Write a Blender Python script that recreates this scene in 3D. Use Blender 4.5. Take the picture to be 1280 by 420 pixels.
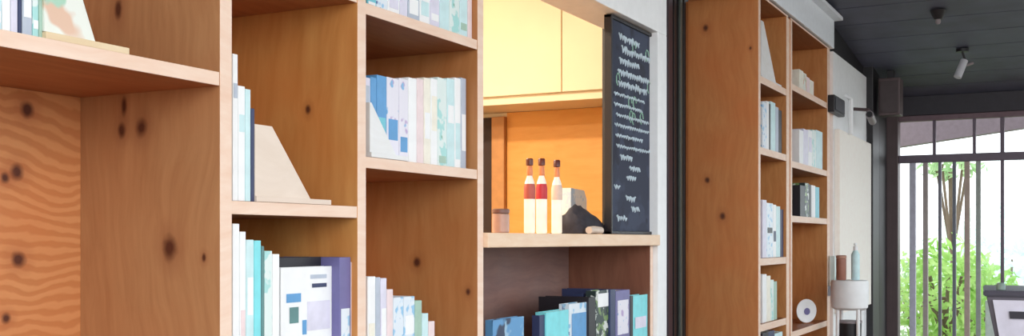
import bpy, bmesh, math, random
from mathutils import Vector, Matrix, noise

for o in list(bpy.data.objects): bpy.data.objects.remove(o)
SC = bpy.context.scene
COL = SC.collection

# ------------------------------------------------------------------ camera
F = 1359.0; TH = math.radians(27.3); E = 1.35; HOR = 300.0
C_, S_ = math.cos(TH), math.sin(TH)
cam = bpy.data.cameras.new('camera'); camo = bpy.data.objects.new('camera', cam); COL.objects.link(camo)
cam.sensor_width = 36; cam.lens = 36 * F / 1280; cam.shift_y = (HOR - 210) / 1280
camo.location = (0, 0, E); camo.rotation_euler = (math.pi / 2, 0, TH - math.pi / 2)
cam.clip_start = 0.02; cam.clip_end = 300
cam.dof.use_dof = False
SC.camera = camo

# ------------------------------------------------------------------ world, light, exposure
w = bpy.data.worlds.new('World'); SC.world = w; w.use_nodes = True
bg = w.node_tree.nodes['Background']; bg.inputs[0].default_value = (0.90, 0.96, 1.0, 1); bg.inputs[1].default_value = 1.9
SC.view_settings.view_transform = 'Standard'; SC.view_settings.look = 'None'
SC.view_settings.exposure = 0.42; SC.view_settings.gamma = 1.0; SC.view_settings.use_curve_mapping = False

def area(name, loc, target, size, size_y, power, color):
    l = bpy.data.lights.new(name, 'AREA'); l.shape = 'RECTANGLE'; l.size = size; l.size_y = size_y
    l.energy = power; l.color = color
    o = bpy.data.objects.new(name, l); COL.objects.link(o); o.location = loc
    o.rotation_euler = (Vector(target) - Vector(loc)).to_track_quat('-Z', 'Y').to_euler()
    return o
area('terrace_daylight', (-1.2, -2.6, 2.3), (2.2, 1.3, 1.4), 4.0, 2.2, 62, (1.0, 0.97, 0.93))

# ------------------------------------------------------------------ photo geometry helpers
P = 1.15            # bookcase front plane y
def Xp(px, Y):
    r = (px - 640) / F
    return Y * (C_ + r * S_) / (S_ - r * C_)
def Yp(px, X):
    r = (px - 640) / F
    return X * (S_ - r * C_) / (C_ + r * S_)
def Zp(X, Y, py):
    return E + (HOR - py) / F * (X * C_ + Y * S_)

# ------------------------------------------------------------------ materials
def nt(name):
    m = bpy.data.materials.new(name); m.use_nodes = True
    n = m.node_tree; b = n.nodes['Principled BSDF']
    return m, n, b
def srgb(c):
    def f(v):
        v /= 255.0
        return v / 12.92 if v <= .04045 else ((v + .055) / 1.055) ** 2.4
    return (f(c[0]), f(c[1]), f(c[2]), 1)
def plain(name, c, rough=.55, metal=0, var=.08, scale=30, alpha=None):
    m, n, b = nt(name)
    t = n.nodes.new('ShaderNodeTexNoise'); t.inputs['Scale'].default_value = scale; t.inputs['Detail'].default_value = 3
    tc = n.nodes.new('ShaderNodeTexCoord'); n.links.new(tc.outputs['Object'], t.inputs['Vector'])
    r = n.nodes.new('ShaderNodeValToRGB'); col = srgb(c)
    r.color_ramp.elements[0].position = .3; r.color_ramp.elements[1].position = .7
    r.color_ramp.elements[0].color = tuple(v * (1 - var) for v in col[:3]) + (1,)
    r.color_ramp.elements[1].color = tuple(min(1, v * (1 + var)) for v in col[:3]) + (1,)
    n.links.new(t.outputs['Fac'], r.inputs['Fac']); n.links.new(r.outputs['Color'], b.inputs['Base Color'])
    b.inputs['Roughness'].default_value = rough; b.inputs['Metallic'].default_value = metal
    return m
def printed(name, base, blobs, scale=14, seed=0.0, rough=.4):
    """paper printed with irregular colour patches"""
    m, n, b = nt(name)
    tc = n.nodes.new('ShaderNodeTexCoord')
    mp = n.nodes.new('ShaderNodeMapping'); mp.inputs['Location'].default_value = (seed, seed * 1.7, seed * .6)
    n.links.new(tc.outputs['Object'], mp.inputs['Vector'])
    last = None
    for i, (c, th) in enumerate(blobs):
        t = n.nodes.new('ShaderNodeTexNoise'); t.inputs['Scale'].default_value = scale * (1 + .35 * i); t.inputs['Detail'].default_value = 2
        mp2 = n.nodes.new('ShaderNodeMapping'); mp2.inputs['Location'].default_value = (i * 3.1, i * 5.7, i * 1.3)
        n.links.new(mp.outputs['Vector'], mp2.inputs['Vector']); n.links.new(mp2.outputs['Vector'], t.inputs['Vector'])
        mr = n.nodes.new('ShaderNodeMapRange'); mr.inputs['From Min'].default_value = th; mr.inputs['From Max'].default_value = th + .05
        n.links.new(t.outputs['Fac'], mr.inputs['Value'])
        mx = n.nodes.new('ShaderNodeMix'); mx.data_type = 'RGBA'
        n.links.new(mr.outputs['Result'], mx.inputs['Factor'])
        if last is None: mx.inputs['A'].default_value = srgb(base)
        else: n.links.new(last, mx.inputs['A'])
        mx.inputs['B'].default_value = srgb(c)
        last = mx.outputs['Result']
    n.links.new(last, b.inputs['Base Color']); b.inputs['Roughness'].default_value = rough
    return m
def wood(name, dark, light, grain='Z', gscale=5, stretch=12, knots=(), rough=.5, wave=False, wdist=6.0, blotch=.35):
    m, n, b = nt(name)
    L = n.links.new; N = n.nodes.new
    geo = N('ShaderNodeTexCoord')
    base = geo.outputs['Object']
    # gentle warp of the grain
    wn = N('ShaderNodeTexNoise'); wn.inputs['Scale'].default_value = 3.0; wn.inputs['Detail'].default_value = 2
    L(base, wn.inputs['Vector'])
    wsc = N('ShaderNodeVectorMath'); wsc.operation = 'SCALE'; wsc.inputs['Scale'].default_value = .12
    L(wn.outputs['Color'], wsc.inputs[0])
    wadd = N('ShaderNodeVectorMath'); wadd.operation = 'ADD'; L(base, wadd.inputs[0]); L(wsc.outputs['Vector'], wadd.inputs[1])
    mp = N('ShaderNodeMapping')
    s = [stretch] * 3; s['XYZ'.index(grain)] = 1.0
    mp.inputs['Scale'].default_value = s
    L(wadd.outputs['Vector'], mp.inputs['Vector'])
    if wave:
        t = N('ShaderNodeTexWave'); t.wave_type = 'BANDS'; t.bands_direction = 'Z'
        t.inputs['Scale'].default_value = gscale; t.inputs['Distortion'].default_value = wdist; t.inputs['Detail'].default_value = 3
        t.inputs['Detail Scale'].default_value = .6
        L(wadd.outputs['Vector'], t.inputs['Vector'])
    else:
        t = N('ShaderNodeTexNoise'); t.inputs['Scale'].default_value = gscale; t.inputs['Detail'].default_value = 6; t.inputs['Roughness'].default_value = .6
        L(mp.outputs['Vector'], t.inputs['Vector'])
    r = N('ShaderNodeValToRGB'); r.color_ramp.elements[0].position = .25; r.color_ramp.elements[1].position = .75
    r.color_ramp.elements[0].color = srgb(dark); r.color_ramp.elements[1].color = srgb(light)
    L(t.outputs['Fac'], r.inputs['Fac'])
    # broad warm figure
    t2 = N('ShaderNodeTexNoise'); t2.inputs['Scale'].default_value = 4.5; t2.inputs['Detail'].default_value = 3; L(base, t2.inputs['Vector'])
    mr = N('ShaderNodeMapRange'); mr.inputs['From Min'].default_value = .35; mr.inputs['From Max'].default_value = .7
    mr.inputs['To Max'].default_value = blotch; L(t2.outputs['Fac'], mr.inputs['Value'])
    mx = N('ShaderNodeMix'); mx.data_type = 'RGBA'; L(mr.outputs['Result'], mx.inputs['Factor']); L(r.outputs['Color'], mx.inputs['A'])
    mx.inputs['B'].default_value = srgb((min(255, dark[0] + 14), int(dark[1] * .90), int(dark[2] * .78)))
    last = mx.outputs['Result']
    for (kx, ky, kz, kr, squash) in knots:
        sub = N('ShaderNodeVectorMath'); sub.operation = 'SUBTRACT'; L(base, sub.inputs[0]); sub.inputs[1].default_value = (kx, ky, kz)
        nz = N('ShaderNodeTexNoise'); nz.inputs['Scale'].default_value = 40; L(base, nz.inputs['Vector'])
        mul = N('ShaderNodeVectorMath'); mul.operation = 'MULTIPLY'; L(sub.outputs['Vector'], mul.inputs[0]); mul.inputs[1].default_value = (1, 1, squash)
        ln = N('ShaderNodeVectorMath'); ln.operation = 'LENGTH'; L(mul.outputs['Vector'], ln.inputs[0])
        ad = N('ShaderNodeMath'); ad.operation = 'MULTIPLY_ADD'; L(nz.outputs['Fac'], ad.inputs[0]); ad.inputs[1].default_value = kr * .7; L(ln.outputs['Value'], ad.inputs[2])
        for (lo, hi, st, kc) in ((kr * 1.0, kr * 3.2, .45, (int(dark[0] * .85), int(dark[1] * .72), int(dark[2] * .7))), (kr * .75, kr * 1.6, .95, (74, 30, 18))):
            m2 = N('ShaderNodeMapRange'); m2.inputs['From Min'].default_value = lo; m2.inputs['From Max'].default_value = hi
            m2.inputs['To Min'].default_value = st; m2.inputs['To Max'].default_value = 0; L(ad.outputs['Value'], m2.inputs['Value'])
            mk = N('ShaderNodeMix'); mk.data_type = 'RGBA'; L(m2.outputs['Result'], mk.inputs['Factor']); L(last, mk.inputs['A']); mk.inputs['B'].default_value = srgb(kc)
            last = mk.outputs['Result']
    L(last, b.inputs['Base Color']); b.inputs['Roughness'].default_value = rough
    bu = N('ShaderNodeBump'); bu.inputs['Strength'].default_value = .12; bu.inputs['Distance'].default_value = .002
    L(t.outputs['Fac'], bu.inputs['Height']); L(bu.outputs['Normal'], b.inputs['Normal'])
    return m
def glass(name, c=(.9, .95, .97), rough=.02):
    m, n, b = nt(name)
    b.inputs['Base Color'].default_value = (*c, 1); b.inputs['Roughness'].default_value = rough
    b.inputs['Transmission Weight'].default_value = 1.0; b.inputs['IOR'].default_value = 1.3
    return m

M = {}
M['edge'] = wood('lit_pale_ply_edge', (236, 200, 176), (246, 222, 204), 'X', 6, 10, blotch=.0)  # pale ply edge, lightened further for the daylight falling on the fronts
M['ply'] = wood('orange_plywood', (182, 118, 62), (208, 148, 88), 'Z', 5, 12)
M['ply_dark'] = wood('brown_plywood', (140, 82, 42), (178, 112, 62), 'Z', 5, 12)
M['shelf_ply'] = wood('shelf_plywood', (156, 96, 60), (182, 124, 82), 'X', 5, 12)
M['counter'] = wood('counter_wood', (234, 198, 164), (246, 220, 194), 'X', 6, 10, blotch=0)
M['white'] = plain('white_paint', (242, 244, 246), .5, var=.03)
M['white_blue'] = plain('cool_white_paint', (238, 244, 252), .5, var=.03)
M['cream'] = plain('cream_paint', (250, 232, 200), .5, var=.04, scale=3)
M['black'] = plain('black_metal', (24, 20, 26), .45, var=.2)
M['darkbrown'] = plain('dark_brown_steel', (86, 70, 72), .5, var=.12, scale=8)
M['ceil'] = plain('dark_slate_paint', (90, 94, 112), .6, var=.15, scale=6)
M['greyp'] = plain('grey_plastic', (140, 132, 136), .5)

# ------------------------------------------------------------------ mesh helpers
def box(bm, x0, x1, y0, y1, z0, z1, bev=0.0, rot=None, mi=0):
    r = bmesh.ops.create_cube(bm, size=1.0)
    vs = r['verts']
    for v in vs:
        v.co = Vector(((x0 + x1) / 2 + v.co.x * (x1 - x0), (y0 + y1) / 2 + v.co.y * (y1 - y0), (z0 + z1) / 2 + v.co.z * (z1 - z0)))
    fs = set(f for v in vs for f in v.link_faces)
    for f in fs: f.material_index = mi
    if bev > 0:
        es = set(e for v in vs for e in v.link_edges)
        rr = bmesh.ops.bevel(bm, geom=list(es), offset=bev, segments=2, affect='EDGES', profile=.6)
        vs = list(set(v for f in rr['faces'] for v in f.verts) | set(v for v in vs if v.is_valid))
    if rot:
        ang, ax, piv = rot
        bmesh.ops.rotate(bm, verts=[v for v in vs if v.is_valid], cent=piv, matrix=Matrix.Rotation(ang, 3, ax))
    return vs
def prism(bm, pts, y0, y1, axis='Y'):
    """pts in xz-plane extruded along y (or yz-plane extruded along x)"""
    def mk(a, b, t): return Vector((a, t, b)) if axis == 'Y' else Vector((t, a, b))
    lo = [bm.verts.new(mk(a, b, y0)) for a, b in pts]; hi = [bm.verts.new(mk(a, b, y1)) for a, b in pts]
    k = len(pts)
    bm.faces.new(lo); bm.faces.new(hi[::-1])
    for i in range(k): bm.faces.new((lo[i], hi[i], hi[(i + 1) % k], lo[(i + 1) % k]))
    bmesh.ops.recalc_face_normals(bm, faces=bm.faces[:])
def lathe(bm, cx, cy, prof, n=20, axis='Z'):
    rings = []
    for (r, z) in prof:
        ring = []
        for i in range(n):
            a = 2 * math.pi * i / n
            if axis == 'Z': co = (cx + r * math.cos(a), cy + r * math.sin(a), z)
            else: co = (cx + r * math.cos(a), z, cy + r * math.sin(a))
            ring.append(bm.verts.new(co))
        rings.append(ring)
    for a, b in zip(rings, rings[1:]):
        for i in range(n): bm.faces.new((a[i], a[(i + 1) % n], b[(i + 1) % n], b[i]))
    bm.faces.new(rings[0][::-1]); bm.faces.new(rings[-1])
    bmesh.ops.recalc_face_normals(bm, faces=bm.faces[:])
def tube(bm, pts, r, n=8):
    pts = [Vector(p) for p in pts]; rings = []
    for i, p in enumerate(pts):
        d = (pts[min(i + 1, len(pts) - 1)] - pts[max(i - 1, 0)]).normalized()
        up = Vector((0, 0, 1)) if abs(d.z) < .9 else Vector((1, 0, 0))
        a = d.cross(up).normalized(); b = d.cross(a)
        rings.append([bm.verts.new(p + (a * math.cos(2 * math.pi * k / n) + b * math.sin(2 * math.pi * k / n)) * r) for k in range(n)])
    for a, b in zip(rings, rings[1:]):
        for i in range(n): bm.faces.new((a[i], a[(i + 1) % n], b[(i + 1) % n], b[i]))
    bm.faces.new(rings[0][::-1]); bm.faces.new(rings[-1])
    bmesh.ops.recalc_face_normals(bm, faces=bm.faces[:])

ORG = {}
def root_of(o):
    while o is not None and o.name not in ORG: o = o.parent
    return Vector(ORG[o.name]) if o is not None else Vector((0, 0, 0))
def obj(name, bm, mats, parent=None, origin=None, smooth=False, label=None):
    """link a bmesh given in world coordinates; under a thing it is stored relative to the thing's base"""
    org = root_of(parent) if parent else Vector(origin or (0, 0, 0))
    bmesh.ops.translate(bm, verts=bm.verts, vec=-org)
    me = bpy.data.meshes.new(name); bm.to_mesh(me); bm.free()
    if not isinstance(mats, (list, tuple)): mats = [mats]
    for m in mats: me.materials.append(m)
    if smooth:
        for p in me.polygons: p.use_smooth = True
        try: me.set_sharp_from_angle(angle=math.radians(40))
        except Exception: pass
    o = bpy.data.objects.new(name, me); COL.objects.link(o)
    if parent: o.parent = parent
    else: o.location = org; ORG[o.name] = tuple(org)
    if label: o['label'] = label
    return o
def thing(name, label, cat, loc, group=None):
    o = bpy.data.objects.new(name, None); COL.objects.link(o); o.location = loc; o.empty_display_size = .05
    o['label'] = label; o['category'] = cat
    if group: o['group'] = group
    ORG[o.name] = tuple(loc)
    return o
def tag(o, label, cat, group=None):
    o['label'] = label; o['category'] = cat
    if group: o['group'] = group
    return o
def struct(name, bm, mats, parent=None, origin=None):
    o = obj(name, bm, mats, parent, origin)
    if parent is None: o['kind'] = 'structure'
    return o
def board(name, dims, mat, parent, edge=True, bev=.0012):
    """plywood board, pale edge with daylight painted in on the side facing the terrace"""
    bm = bmesh.new(); box(bm, *dims, bev=bev)
    for f in bm.faces:
        if edge and f.normal.y < -.7: f.material_index = 1
    return obj(name, bm, [mat, M['edge']], parent)

# ================================================================== SETTING
X_END = 8.0
def ceil_h(X): return E + 1.0 + (7.9 - X) * .1
bm = bmesh.new(); box(bm, -3.0, 12.0, -5.0, 4.0, -.08, 0)
struct('floor', bm, plain('brown_deck', (104, 84, 70), .7, scale=4))
# ceiling: dark painted boards running across the terrace, sloping down to the gate
bm = bmesh.new(); x = -1.2
sl = math.atan(.1)
while x < 7.95:
    xa, xb = x, min(x + .295, 7.98)
    z0, z1 = ceil_h(xa), ceil_h(xb)
    prism(bm, [(xa, z0), (xb, z1), (xb, z1 + .04), (xa, z0 + .04)], -1.9, P + .019)
    prism(bm, [(xb - .004, z1 + .02), (xb + .012, z1 + .02), (xb + .012, z1 + .05), (xb - .004, z1 + .05)], -1.9, P + .019)
    x += .306
struct('ceiling', bm, M['ceil'])
# wall body above the bookcases and the white far wall
bm = bmesh.new()
XW = Xp(1040, P); XW2 = Xp(1083, P)
prism(bm, [(-.8, 2.37), (XW2, 2.37), (XW2, ceil_h(XW2) + .08), (-.8, ceil_h(-.8) + .08)], P + .02, P + .14)
struct('wall_upper', bm, M['black'])
bm = bmesh.new(); box(bm, XW + .03, XW2, P, P + .14, 0, 2.368)
struct('wall_terrace', bm, M['white'])

# ================================================================== NEAR BOOKCASE (three bays)
T = .0265; YB = 1.45
XD = [Xp(275, P), Xp(447, P), Xp(597, P)]
X0 = .50
TOP = 2.36
zs1 = Zp(XD[0], P, 90)     # top of bay-1 shelf
def kn_face(px, py, X, r, sq, org):
    Y = Yp(px, X); return (X - org[0], Y - org[1], Zp(X, Y, py) - org[2], r, sq)
def kn_back(px, py, r, sq, org):
    X = Xp(px, YB); return (X - org[0], YB - org[1], Zp(X, YB, py) - org[2], r, sq)
og = (X0, P, 0)
bc = thing('bookcase', 'large orange plywood bookcase of three deep bays nearest the camera, left of the serving window', 'bookcase', og)
m1 = wood('plywood_first_divider', (168, 120, 80), (190, 144, 100), 'Z', 4, 16, knots=[
    kn_face(177, 160, XD[0], .0125, .8, og), kn_face(152, 163, XD[0], .008, .7, og), kn_face(155, 132, XD[0], .006, .4, og),
    kn_face(212, 310, XD[0], .0145, .72, og), kn_face(255, 322, XD[0], .004, .6, og), kn_face(148, 12, XD[0], .008, .5, og)], blotch=.25)
m2 = wood('plywood_second_divider', (188, 126, 64), (214, 158, 92), 'Z', 4, 9, knots=[
    kn_face(385, 137, XD[1], .006, .7, og)], blotch=.5)
m3 = wood('plywood_third_divider', (168, 112, 62), (192, 138, 86), 'Z', 4, 10, knots=[
    kn_face(521, 328, XD[2], .009, .8, og), kn_face(585, 365, XD[2], .006, .8, og)], blotch=.45)
mb = wood('plywood_back_figure', (196, 128, 78), (212, 148, 96), 'Z', 16, 4, knots=[
    kn_back(34, 137, .0125, 1, og), kn_back(21, 215, .0125, 1, og), kn_back(6, 222, .008, 1, og), kn_back(23, 324, .0125, 1, og), kn_back(8, 398, .008, 1, og)], wave=True, wdist=9, blotch=.3)
board('side_panel', (X0 - T, X0, P, YB, 0, TOP), M['ply'], bc)
for X, m in zip(XD, (m1, m2, m3)): board('divider', (X, X + T, P, YB, 0, TOP), m, bc)
board('top_panel', (X0 - T, XD[2] + T, P, YB, TOP, TOP + .009), M['shelf_ply'], bc)
bm = bmesh.new(); box(bm, X0 - T, XD[2] + T, YB, YB + .012, 0, TOP); obj('back_panel', bm, mb, bc)
TS = .021
zs2 = Zp(XD[1], P, 258); zs3a = Zp(XD[2], P, 50); zs3b = Zp(XD[2], P, 212)
def shelf(x0, x1, ztop, par, mat=None, y1=YB, t=TS):
    board('shelf', (x0, x1, P + .001, y1, ztop - t, ztop), mat or M['shelf_ply'], par)
B1 = (X0, XD[0]); B2 = (XD[0] + T, XD[1]); B3 = (XD[1] + T, XD[2])
zl1 = .92; zl2 = E - .40; zl3 = E - .36
for z in (zs1, .93, .48, .08, 2.02): shelf(*B1, z, bc)
for z in (zs2, zl2, .5, .08, 1.80, 2.12): shelf(*B2, z, bc)
for z in (zs3a, zs3b, zl3, .55, .08, 2.08): shelf(*B3, z, bc)

# ================================================================== WINDOW BAY
XF = XD[2] + T; XR = Xp(821, P); XR2 = Xp(832, P)
zc = E + .016; zc0 = E - .017
un = (XF, P, 0)
lo = thing('low_bookcase', 'low bookcase unit with dark stained back under the serving window counter', 'bookcase', un)
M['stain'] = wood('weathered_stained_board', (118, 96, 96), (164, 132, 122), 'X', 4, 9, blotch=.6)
M['shade_ply'] = wood('shaded_ply_board', (118, 74, 58), (146, 98, 76), 'Z', 4, 9)  # ply darkened in its colour to show the niche in shadow
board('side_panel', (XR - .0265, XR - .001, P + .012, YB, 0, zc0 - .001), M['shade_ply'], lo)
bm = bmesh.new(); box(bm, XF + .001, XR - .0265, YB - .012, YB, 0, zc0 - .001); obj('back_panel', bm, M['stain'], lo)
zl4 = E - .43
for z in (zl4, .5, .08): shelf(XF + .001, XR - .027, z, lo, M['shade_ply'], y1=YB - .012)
bm = bmesh.new(); box(bm, XF + .0005, XR - .001, P - .012, YB + .05, zc0, zc, bev=.003)
ct = tag(obj('serving_counter', bm, M['counter'], origin=(XF, P, zc0)), 'pale wooden counter board across the serving window', 'counter')
zh = Zp(XR, P, 40)
wf = bmesh.new(); box(wf, XF, XR2, P - .004, P + .13, zh, 2.368, bev=.003); 
box(wf, XR, XR2, P - .004, P + .13, 0, zh, bev=.002)
struct('window_1', wf, M['white'])

# kitchen behind the window
KX = 4.40; KY1 = 3.4
bm = bmesh.new(); box(bm, KX, KX + .1, 1.60, KY1, 0, 2.8)
struct('wall_kitchen_end', bm, M['cream'])
bm = bmesh.new(); box(bm, -.1, KX + .1, KY1, KY1 + .1, 0, 2.8)
struct('wall_kitchen_back', bm, M['cream'])
bm = bmesh.new(); box(bm, -.1, 0, 1.47, KY1, 0, 2.8)
struct('wall_kitchen_side', bm, M['cream'])
bm = bmesh.new(); box(bm, -.1, KX + .1, 1.30, KY1 + .1, 2.8, 2.86)
struct('ceiling_kitchen', bm, M['cream'])
# orange panelling and dark doorway
M['orange'] = wood('bright_orange_plywood', (226, 158, 70), (238, 176, 92), 'Y', 4, 8, blotch=.15)
zk = Zp(KX, Yp(640, KX), 141)
ya, yb, yc, yd = Yp(760, KX) - .17, Yp(636, KX), Yp(620, KX), Yp(600, KX) + .35
bm = bmesh.new(); box(bm, KX - .02, KX, ya, yb, 0, zk - .001, bev=.002)
tag(obj('wall_panel', bm, M['orange'], origin=(KX, yb, 0)), 'bright orange plywood panel on the kitchen end wall below the cream cupboard', 'wall panel')
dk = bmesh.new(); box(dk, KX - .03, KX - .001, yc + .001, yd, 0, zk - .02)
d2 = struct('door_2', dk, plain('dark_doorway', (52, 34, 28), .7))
bm = bmesh.new(); box(bm, KX - .045, KX - .001, yb + .001, yc, 0, zk - .02, bev=.004); obj('door_jamb', bm, plain('tan_trim', (196, 140, 84), .5), d2)
bm = bmesh.new(); box(bm, KX - .05, KX - .031, yd - .06, yd - .04, .95, 1.1, bev=.006); obj('door_handle', bm, M['greyp'], d2)
cu = thing('wall_cupboard', 'cream wall cupboard above the orange panel inside the kitchen', 'cupboard', (KX, yb, zk))
ym = Yp(702, KX - .3)
bm = bmesh.new(); box(bm, KX - .28, KX - .001, 1.62, 3.0, zk, 2.75, bev=.003); obj('carcass', bm, M['cream'], cu)
for a, b in ((1.63, ym - .002), (ym + .002, ym + .44), (ym + .444, 2.99)):
    bm = bmesh.new(); box(bm, KX - .30, KX - .282, a, b, zk + .035, 2.72, bev=.003); dd = obj('door', bm, M['cream'], cu)
    bm = bmesh.new(); box(bm, KX - .312, KX - .301, b - .05, b - .035, zk + .7, zk + .82, bev=.003); obj('handle', bm, M['greyp'], dd)
def kitchen_lamp(x, y, label):
    r = thing('ceiling_lamp', label, 'lamp', (x, y, 2.8), 'warm kitchen ceiling lamps')
    bm = bmesh.new(); lathe(bm, x, y, [(.09, 2.8), (.10, 2.78), (.10, 2.76)]); obj('lamp_body', bm, M['white'], r)
    m, n, b = nt('warm_lamp_diffuser'); b.inputs['Emission Color'].default_value = (1, .78, .45, 1); b.inputs['Emission Strength'].default_value = 6
    bm = bmesh.new(); lathe(bm, x, y, [(.085, 2.7595), (.08, 2.745), (.03, 2.738)]); obj('diffuser', bm, m, r)
    l = bpy.data.lights.new('kitchen_lamp_light', 'AREA'); l.shape = 'DISK'; l.size = .25; l.energy = 40; l.color = (1, .88, .70)
    lo_ = bpy.data.objects.new('kitchen_lamp_light', l); COL.objects.link(lo_); lo_.parent = r; lo_.location = (0, 0, -.08)
kitchen_lamp(2.6, 2.5, 'round warm ceiling lamp in the kitchen nearest the serving window')
kitchen_lamp(1.3, 2.6, 'round warm ceiling lamp in the kitchen behind the three bay bookcase')

# chalkboard standing in the window
cx0, cx1 = Xp(763, P + .02), Xp(821, P + .02)
cb = thing('chalkboard', 'tall narrow blackboard menu covered in chalk writing at the right of the serving window', 'chalkboard', (cx0, P + .02, zc))
zct = zh - .003
M['chalkb'] = printed('slate_surface', (46, 52, 72), [((58, 66, 88), .5), ((38, 40, 58), .6)], scale=9, rough=.75)
bm = bmesh.new(); box(bm, cx0 + .007, cx1 - .008, P + .024, P + .034, zc + .006, zct - .004); obj('slate', bm, M['chalkb'], cb)
bm = bmesh.new()
box(bm, cx0, cx0 + .009, P + .016, P + .040, zc + .0005, zct, bev=.002); box(bm, cx1 - .010, cx1 - .001, P + .016, P + .040, zc + .0005, zct, bev=.002)
box(bm, cx0, cx1 - .001, P + .0165, P + .0395, zct - .010, zct, bev=.002); box(bm, cx0, cx1 - .001, P + .0165, P + .0395, zc + .0005, zc + .010, bev=.002)
obj('frame', bm, M['black'], cb)
rnd = random.Random(5)
def scribble(bm, x0, x1, z, amp, r):
    pts = []; n = max(6, int((x1 - x0) / .006)); 
    for i in range(n + 1):
        pts.append((x0 + (x1 - x0) * i / n, P + .0235, z + amp * math.sin(i * 2.1 + rnd.random()) * rnd.uniform(.4, 1)))
    tube(bm, pts, r, 5)
M['chalk'] = plain('white_chalk', (196, 212, 222), .9)
def chalk_line(*a):
    b_ = bmesh.new(); scribble(b_, *a); obj('chalk_line', b_, M['chalk'], cb)
zz = zct - .05; lx0, lx1 = cx0 + .035, cx1 - .03; H = zct - zc
k = 0
while zz > zc + .03:
    t = (zct - zz) / H
    if t < .32: chalk_line(lx0 + rnd.uniform(0, .06), lx1 - rnd.uniform(0, .16), zz, .013, .0030); zz -= .034
    elif t < .62: chalk_line(lx0 + rnd.uniform(0, .02), lx1 - rnd.uniform(.02, .10), zz, .006, .0028); zz -= .030
    else:
        a = lx0 + rnd.uniform(0, .2); chalk_line(a, a + rnd.uniform(.04, .10), zz, .010, .0032); zz -= .03
GC = plain('green_chalk', (150, 190, 170), .9)
for i in range(9):
    a = rnd.uniform(lx0, lx1 - .03); z = rnd.uniform(zct - .3, zct - .06)
    pts = [(a + .014 * math.cos(j * .9), P + .0235, z + .018 * math.sin(j * .9)) for j in range(6)]
    bm = bmesh.new(); tube(bm, pts, .0022, 5); obj('chalk_drawing', bm, GC, cb)

# things on the counter
YBt = P + .085
def at_counter(px): return Xp(px, YBt)
def bottle(px, ztop_py, capc, labelc, label):
    x = at_counter(px); zt = Zp(x, YBt, ztop_py); h = zt - zc
    r = thing('sauce_bottle', label, 'bottle', (x, YBt, zc), 'squeeze bottles on the serving counter')
    bm = bmesh.new(); lathe(bm, x, YBt, [(.012, zc + .0005), (.0145, zc + .004), (.0145, zc + h * .60), (.0125, zc + h * .68), (.007, zc + h * .76), (.0062, zc + h * .90)])
    obj('bottle_body', bm, plain('milky_plastic', (246, 244, 232), .35), r, smooth=True)
    bm = bmesh.new(); lathe(bm, x, YBt, [(.0149, zc + h * .46), (.0152, zc + h * .47), (.0152, zc + h * .61), (.0132, zc + h * .66)]); obj('bottle_label', bm, plain('label_paper', labelc, .5), r, smooth=True)
    bm = bmesh.new(); lathe(bm, x, YBt, [(.0080, zc + h * .905), (.0095, zc + h * .91), (.0095, zc + h * .985), (.007, zc + h)]); obj('cap', bm, plain('dark_cap', capc, .4), r, smooth=True)
    bm = bmesh.new(); lathe(bm, x, YBt, [(.0080, zc + h * .77), (.0084, zc + h * .78), (.0074, zc + h * .89), (.0066, zc + h * .90)]); obj('collar', bm, plain('orange_collar', (216, 130, 80), .4), r, smooth=True)
bottle(662, 198, (92, 42, 30), (176, 82, 70), 'left of the three slim white bottles with dark caps on the counter')
bottle(677, 198, (96, 40, 28), (186, 40, 52), 'middle slim white bottle with the brightest red band on the counter')
bottle(696, 200, (86, 36, 30), (214, 190, 176), 'right slim white bottle of three, with a pale band, on the counter')
x = at_counter(626)
jr = thing('glass_jar', 'small squat brownish jar at the left end of the serving counter', 'jar', (x, YBt, zc))
zj = Zp(x, YBt, 262)
bm = bmesh.new(); lathe(bm, x, YBt, [(.018, zc + .0005), (.021, zc + .004), (.021, zj - .012), (.018, zj - .009)]); obj('jar_body', bm, plain('frosted_brown', (176, 142, 128), .3), jr, smooth=True)
bm = bmesh.new(); lathe(bm, x, YBt, [(.020, zj - .009), (.0215, zj - .008), (.0215, zj), (.018, zj + .002)]); obj('lid', bm, plain('dull_lid', (112, 78, 70), .4), jr, smooth=True)
# napkin holder with a black clip / dark cloth beside
YN = P + .20
xa, xb = Xp(706, YN), Xp(726, YN)
nh = thing('napkin_holder', 'white and pale blue napkin holder right of the bottles on the counter', 'napkin holder', ((xa + xb) / 2, YN, zc))
ztn = Zp(xa, YN, 235)
bm = bmesh.new(); prism(bm, [(xa, zc + .0005), (xb, zc + .0005), (xb, ztn - .03), (xb - .02, ztn - .004), (xa, ztn)], YN - .02, YN + .03); obj('napkins', bm, printed('napkin_paper', (238, 230, 222), [((186, 204, 220), .56)], 30), nh)
bm = bmesh.new(); box(bm, xa - .003, xb + .004, YN - .026, YN - .021, zc + .0005, zc + .052, bev=.002); obj('front_plate', bm, plain('blue_grey_plate', (150, 172, 190), .3), nh)
# a dark ladle-like tool lying on a dark cloth
xa, xb = at_counter(710), at_counter(758)
cl = bmesh.new()
N = 14
grid = [[None] * (N + 1) for _ in range(N + 1)]
for i in range(N + 1):
    for j in range(N + 1):
        u, v = i / N, j / N
        z = zc + .002 + .085 * (max(0, math.sin(math.pi * (u ** .6))) ** .8) * math.sin(math.pi * v) ** .6 * (1 - .45 * u) * (1 + .25 * noise.noise(Vector((u * 5, v * 5, 2))))
        grid[i][j] = cl.verts.new((xa + (xb - xa) * u, YBt - .045 + .10 * v, z))
for i in range(N):
    for j in range(N): cl.faces.new((grid[i][j], grid[i + 1][j], grid[i + 1][j + 1], grid[i][j + 1]))
bmesh.ops.recalc_face_normals(cl, faces=cl.faces[:])
c0 = obj('crumpled_cloth', cl, plain('dark_cloth', (44, 42, 52), .8, var=.3, scale=60), origin=(xa, YBt, zc), smooth=True)
sm = c0.modifiers.new('solid', 'SOLIDIFY'); sm.thickness = .002; sm.offset = 1
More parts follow.
